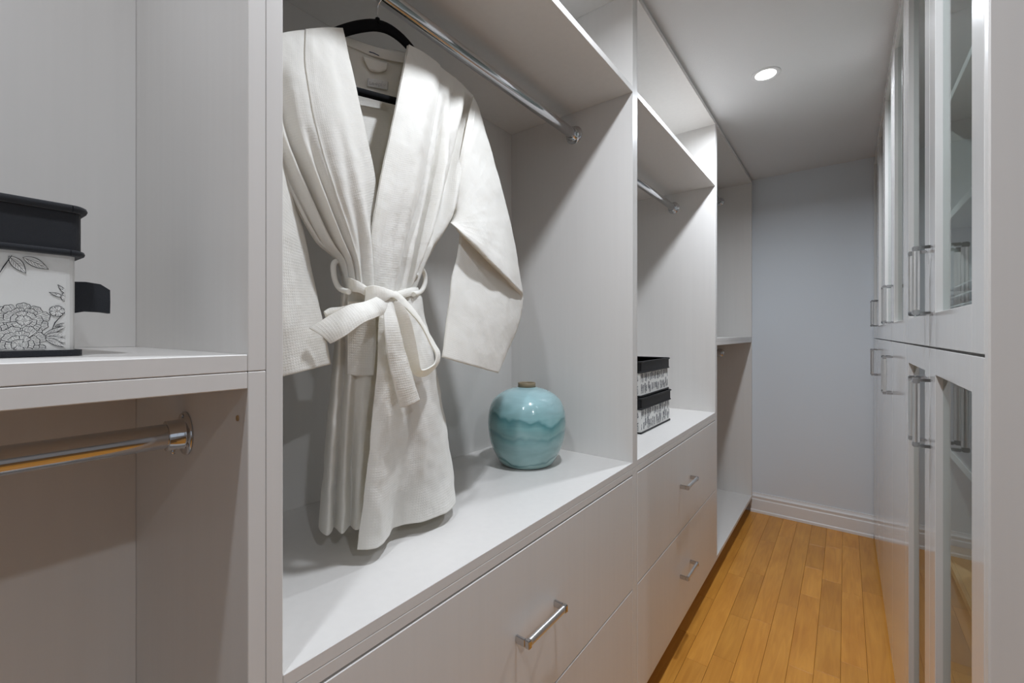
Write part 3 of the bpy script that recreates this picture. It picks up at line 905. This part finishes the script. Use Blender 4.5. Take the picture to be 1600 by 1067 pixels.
BK = [[LF[0][5], W(470, 56, -1.42), W(533, 58, -1.435), W(560, 67, -1.45), W(592, 76, -1.455), W(630, 82, -1.44), W(690, 116, -1.42), RF[0][5]],
      [LF[1][5], W(470, 112, -1.44), W(533, 112, -1.46), W(560, 118, -1.452), W(592, 125, -1.452), W(630, 132, -1.46), W(690, 160, -1.435), RF[1][5]],
      [LF[2][5], W(480, 206, -1.45), W(533, 204, -1.44), W(560, 204, -1.44), W(592, 206, -1.44), W(630, 212, -1.44), W(690, 232, -1.46), RF[2][5]],
      [LF[3][5], W(495, 300, -1.47), W(533, 300, -1.44), W(560, 300, -1.43), W(592, 302, -1.43), W(630, 308, -1.44), W(675, 322, -1.46), RF[3][5]],
      [LF[4][5], W(515, 375, -1.45), W(540, 376, -1.47), W(562, 378, -1.47), W(592, 382, -1.47), W(625, 388, -1.47), W(655, 394, -1.44), RF[4][5]],
      [LF[5][5], W(540, 418, -1.45), W(555, 418, -1.46), W(570, 418, -1.46), W(592, 418, -1.46), W(620, 420, -1.46), W(645, 420, -1.43), RF[5][5]],
      [LF[6][5], W(545, 450, -1.43), W(555, 450, -1.45), W(572, 450, -1.46), W(592, 451, -1.46), W(622, 452, -1.46), W(640, 453, -1.43), RF[6][5]]]
bk = cloth('back_panel', loft(BK, 64, 70, wr=.004, seed=5), ROBE, robe)

# collar bands lie over the inner part of the fronts
def band(rows, k, lift, fold, seed):
    out = []
    for r in rows:
        q = cr(r, 41); out.append([q[int(round(40 * k * i / 5))] for i in range(6)])
    def f(p, s, t_):
        p = fold(p, s * k, t_); p.x += lift * min(1, .35 + 4 * (1 - s)); return p
    return loft(out, 50, 110, fold=f, wr=.004, seed=seed)
cloth('collar_band', band(RF, .50, .009, FR, 0), ROBE, robe, 0.003)
cloth('collar_band', band(LF, .52, .009, FL, 3), ROBE, robe, 0.003)
# collar across the back of the neck
ck = [[W(534, 57, -1.425), W(552, 62, -1.44), W(575, 70, -1.445), W(600, 77, -1.445), W(622, 81, -1.435), W(634, 82, -1.425)],
      [W(537, 70, -1.43), W(554, 76, -1.444), W(576, 86, -1.45), W(600, 93, -1.45), W(620, 97, -1.444), W(632, 98, -1.435)]]
cloth('neck_collar', loft(ck, 30, 8), ROBE, robe, 0.004)
# hanging loop: patch, then the woven label with its faint mark, and a dark tag stitch
lp = [[W(567, 88, -1.440), W(585, 93, -1.438), W(606, 99, -1.440)], [W(576, 108, -1.440), W(590, 110, -1.436), W(604, 108, -1.440)], [W(584, 111, -1.446), W(592, 113, -1.444), W(600, 111, -1.446)]]
cloth('hanging_loop', loft(lp, 12, 10), ROBE, robe, 0.002)
lb = [[W(575, 122, -1.441), W(590, 125, -1.441), W(607, 128, -1.441)], [W(574, 135, -1.441), W(590, 138, -1.441), W(606, 141, -1.441)]]
nl = cloth('neck_label', loft(lb, 10, 6), LABELC, robe, 0.001)
b = bmesh.new()
def scr(pts): tube(b, [P(*W(x, y, -1.4375)) for x, y in pts], 0.0004, 6)
scr([(578, 127), (578, 132), (580, 132)]); scr([(581, 132), (582, 129), (584, 130), (584, 133)]); scr([(586, 130), (588, 133), (590, 130), (588, 129)])
scr([(592, 130), (592, 136)]); scr([(592, 130), (595, 131), (594, 134)]); scr([(597, 128), (596, 135)]); scr([(599, 132), (601, 134), (603, 132), (601, 131)])
obj('label_stitching', b, THREAD, nl)
b = bmesh.new(); tube(b, [P(*W(577, 81, -1.438)), P(*W(584, 83, -1.436)), P(*W(592, 87, -1.438))], 0.0009, 6); obj('dark_stitch', b, NAVY, robe)

# skirt: one sheet wound once round, over-lapping at the front (px, X at a height z)
SK = ((.150, ((597, -1.262), (615, -1.257), (632, -1.265), (650, -1.285), (661, -1.345), (650, -1.43), (610, -1.48), (565, -1.475), (543, -1.44), (536, -1.39), (540, -1.335), (549, -1.315), (558, -1.305), (568, -1.30), (580, -1.295), (592, -1.295), (610, -1.295))),
      (.05, ((593, -1.250), (611, -1.240), (632, -1.255), (652, -1.265), (665, -1.335), (652, -1.445), (610, -1.50), (562, -1.50), (535, -1.465), (528, -1.41), (534, -1.355), (542, -1.365), (549, -1.325), (562, -1.315), (577, -1.305), (590, -1.31), (608, -1.31))),
      (-.10, ((589, -1.240), (608, -1.222), (632, -1.245), (656, -1.25), (678, -1.33), (662, -1.46), (610, -1.52), (560, -1.52), (530, -1.49), (519, -1.43), (527, -1.365), (537, -1.385), (546, -1.335), (557, -1.335), (573, -1.315), (588, -1.32), (606, -1.32))),
      (-.33, ((581, -1.240), (604, -1.218), (634, -1.258), (666, -1.25), (692, -1.34), (674, -1.47), (615, -1.55), (560, -1.55), (523, -1.53), (510, -1.47), (519, -1.38), (530, -1.405), (541, -1.350), (551, -1.372), (565, -1.335), (582, -1.335), (604, -1.34))),
      (-.54, ((569, -1.262), (597, -1.222), (624, -1.280), (668, -1.255), (702, -1.33), (690, -1.45), (625, -1.56), (558, -1.56), (517, -1.54), (503, -1.48), (514, -1.39), (525, -1.425), (537, -1.36), (548, -1.395), (561, -1.345), (580, -1.355), (602, -1.36))),
      (-.715, ((559, -1.277), (594, -1.235), (616, -1.315), (664, -1.27), (711, -1.285), (698, -1.43), (630, -1.56), (556, -1.57), (510, -1.55), (497, -1.49), (510, -1.40), (521, -1.44), (534, -1.37), (545, -1.41), (557, -1.355), (578, -1.37), (602, -1.37))))
rows = [[Q(px, X, z + (.028 if z < -.6 and 8 <= i else 0)) for i, (px, X) in enumerate(r)] for z, r in SK]
cloth('skirt', loft(rows, 190, 120, wr=.010, seed=2), ROBE, robe)
# patch pocket on the under flap
pk = [[W(543, 470, -1.312), W(560, 471, -1.300), W(585, 474, -1.288)], [W(543, 530, -1.330), W(560, 532, -1.315), W(588, 534, -1.300)], [W(543, 585, -1.340), W(560, 587, -1.320), W(584, 587, -1.305)]]
cloth('pocket', loft(pk, 24, 30), ROBE, robe, 0.003)

# sleeves: tubes through rows of (outer pixel, inner pixel, X, front bulge, back bulge)
def sleeve(rows, nv, seed, wr=.006):
    out = []
    for (ox, oy), (ix_, iy), X, bf, bb in rows:
        loop = []
        for k in range(9):
            s = k / 8; loop.append(W(ox + (ix_ - ox) * s, oy + (iy - oy) * s, X + bf * math.sin(PI * s) ** .8))
        for k in range(1, 8):
            s = 1 - k / 8; loop.append(W(ox + (ix_ - ox) * s, oy + (iy - oy) * s, X - bb * math.sin(PI * s) ** .8))
        out.append(loop)
    return loft(out, 72, nv, closed=True, wr=wr, seed=seed)
SR = [((738, 150), (699, 341), -1.375, .03, .02), ((748, 172), (701, 346), -1.37, .05, .04), ((764, 222), (703, 348), -1.36, .06, .06), ((780, 280), (703, 349), -1.345, .065, .08),
      ((800, 362), (704, 349), -1.325, .072, .09), ((815, 449), (705, 348), -1.305, .075, .09), ((817, 459), (709, 352), -1.31, .062, .09), ((817.5, 464), (714, 360), -1.32, .035, .085), ((818, 469), (718, 368), -1.322, .028, .085),
      ((816, 484), (715, 398), -1.315, .035, .08), ((807, 517), (706, 438), -1.305, .045, .07), ((791, 552), (698, 498), -1.295, .05, .06), ((776, 582.5), (690, 558), -1.285, .05, .05)]
cloth('sleeve', sleeve(SR, 120, 4), ROBE, robe)
SL = [((412, 66), (454, 305), -1.375, .02, .02), ((402, 110), (457, 312), -1.375, .04, .04), ((394, 180), (463, 322), -1.37, .05, .05), ((388, 290), (474, 360), -1.36, .055, .06),
      ((386, 400), (487, 420), -1.35, .055, .06), ((388, 500), (501, 490), -1.34, .055, .05), ((400, 598), (517, 569), -1.33, .05, .05)]
cloth('sleeve', sleeve(SL, 90, 6), ROBE, robe)

# belt round the waist, its knot, the bow's loop and the two hanging ends
def strip(edge_a, edge_b, bulge, nu=14, nv=50, wr=.004, seed=0, m=ROBE, name='belt', th=0.004):
    rows = []
    for a, b_ in zip(edge_a, edge_b):
        a, b_ = W(*a), W(*b_); c = (a + b_) / 2 + Vector((bulge, 0, 0)); rows.append([a, a * .5 + c * .5 + Vector((bulge * .25, 0, 0)), c, b_ * .5 + c * .5 + Vector((bulge * .25, 0, 0)), b_])
    return cloth(name, loft(rows, nu, nv, wr=wr, seed=seed), m, robe, th)
wb = [((536, 435, -1.40), (537, 455, -1.40)), ((539, 433, -1.33), (540, 455, -1.33)), ((551, 436, -1.265), (551, 456, -1.265)), ((565, 443, -1.245), (563, 458, -1.245)), ((582, 454, -1.24), (576, 464, -1.24)),
      ((604, 462, -1.24), (604, 469, -1.24)), ((620, 456, -1.245), (624, 466, -1.245)), ((636, 451, -1.265), (639, 463, -1.265)), ((647, 449, -1.30), (650, 461, -1.30)), ((652, 450, -1.36), (653, 461, -1.36)),
      ((645, 448, -1.45), (645, 460, -1.45)), ((600, 446, -1.485), (600, 458, -1.485)), ((553, 443, -1.475), (553, 456, -1.475)), ((536, 435, -1.402), (537, 455, -1.402))]
strip([a for a, _ in wb], [b for _, b in wb], 0.004, nv=110, name='belt', th=.003)
# the wrap over the knot, running right and down into the loop
kn = [((572, 449, -1.235), (570, 473, -1.235)), ((583, 446, -1.205), (582, 477, -1.205)), ((600, 450, -1.19), (600, 472, -1.185)), ((614, 455, -1.19), (612, 465, -1.18)), ((627, 462, -1.19), (620, 469, -1.18)),
      ((647, 485, -1.195), (636, 484, -1.175)), ((667, 516, -1.20), (655, 507, -1.175)), ((679, 538, -1.205), (670, 534, -1.17)), ((686, 552, -1.21), (679, 553, -1.165)), ((684, 567, -1.21), (678, 567, -1.16)),
      ((674, 580, -1.205), (670, 574, -1.155)), ((660, 588, -1.20), (660, 578, -1.15)), ((646, 583, -1.195), (656, 573, -1.15)), ((634, 552, -1.19), (652, 548, -1.15)), ((626, 514, -1.185), (646, 512, -1.15)), ((617, 490, -1.19), (636, 486, -1.16)), ((608, 472, -1.20), (624, 470, -1.175))]
strip([a for a, _ in kn], [b for _, b in kn], 0.004, nu=16, nv=140, name='belt_bow', wr=.005, th=.0026)
tl = [((606, 456, -1.205), (612, 480, -1.20)), ((590, 464, -1.195), (604, 489, -1.18)), ((571, 472, -1.19), (590, 495, -1.165)), ((547, 477, -1.195), (568, 505, -1.15)), ((520, 490, -1.205), (541, 524, -1.16)), ((500, 502, -1.215), (526, 532, -1.17)), ((482, 513, -1.225), (515, 537, -1.18))]
strip([a for a, _ in tl], [b for _, b in tl], 0.010, nu=18, nv=60, name='belt_end', wr=.010, seed=2, th=.003)
fl = [((506, 488, -1.235), (508, 494, -1.235)), ((515, 482, -1.235), (518, 496, -1.235)), ((533, 480, -1.23), (534, 492, -1.23)), ((548, 476, -1.21), (552, 484, -1.21))]
strip([a for a, _ in fl], [b for _, b in fl], 0.004, nv=20, name='belt_fold')
dn = [((600, 462, -1.20), (616, 466, -1.20)), ((599, 482, -1.185), (616, 484, -1.185)), ((599, 510, -1.165), (622, 510, -1.165)), ((603, 548, -1.16), (632, 546, -1.16)), ((612, 592, -1.165), (643, 587, -1.165)), ((623, 637, -1.175), (655, 625, -1.175))]
strip([a for a, _ in dn], [b for _, b in dn], 0.008, nu=14, nv=60, name='belt_end', wr=.007, seed=5, th=.003)
for pts in (((531, 406, -1.335), (522, 411, -1.335), (521, 424, -1.335), (524, 439, -1.335), (531, 451, -1.32), (545, 456, -1.262)),
            ((650, 432, -1.315), (653, 424, -1.335), (659, 420, -1.345), (664, 430, -1.35), (664, 443, -1.345), (658, 455, -1.325), (646, 460, -1.262))):
    b = bmesh.new(); tube(b, [P(*v) for v in cr([W(*p) for p in pts], 26)], 0.0048, 10)
    obj('belt_loop', b, ROBE, robe)
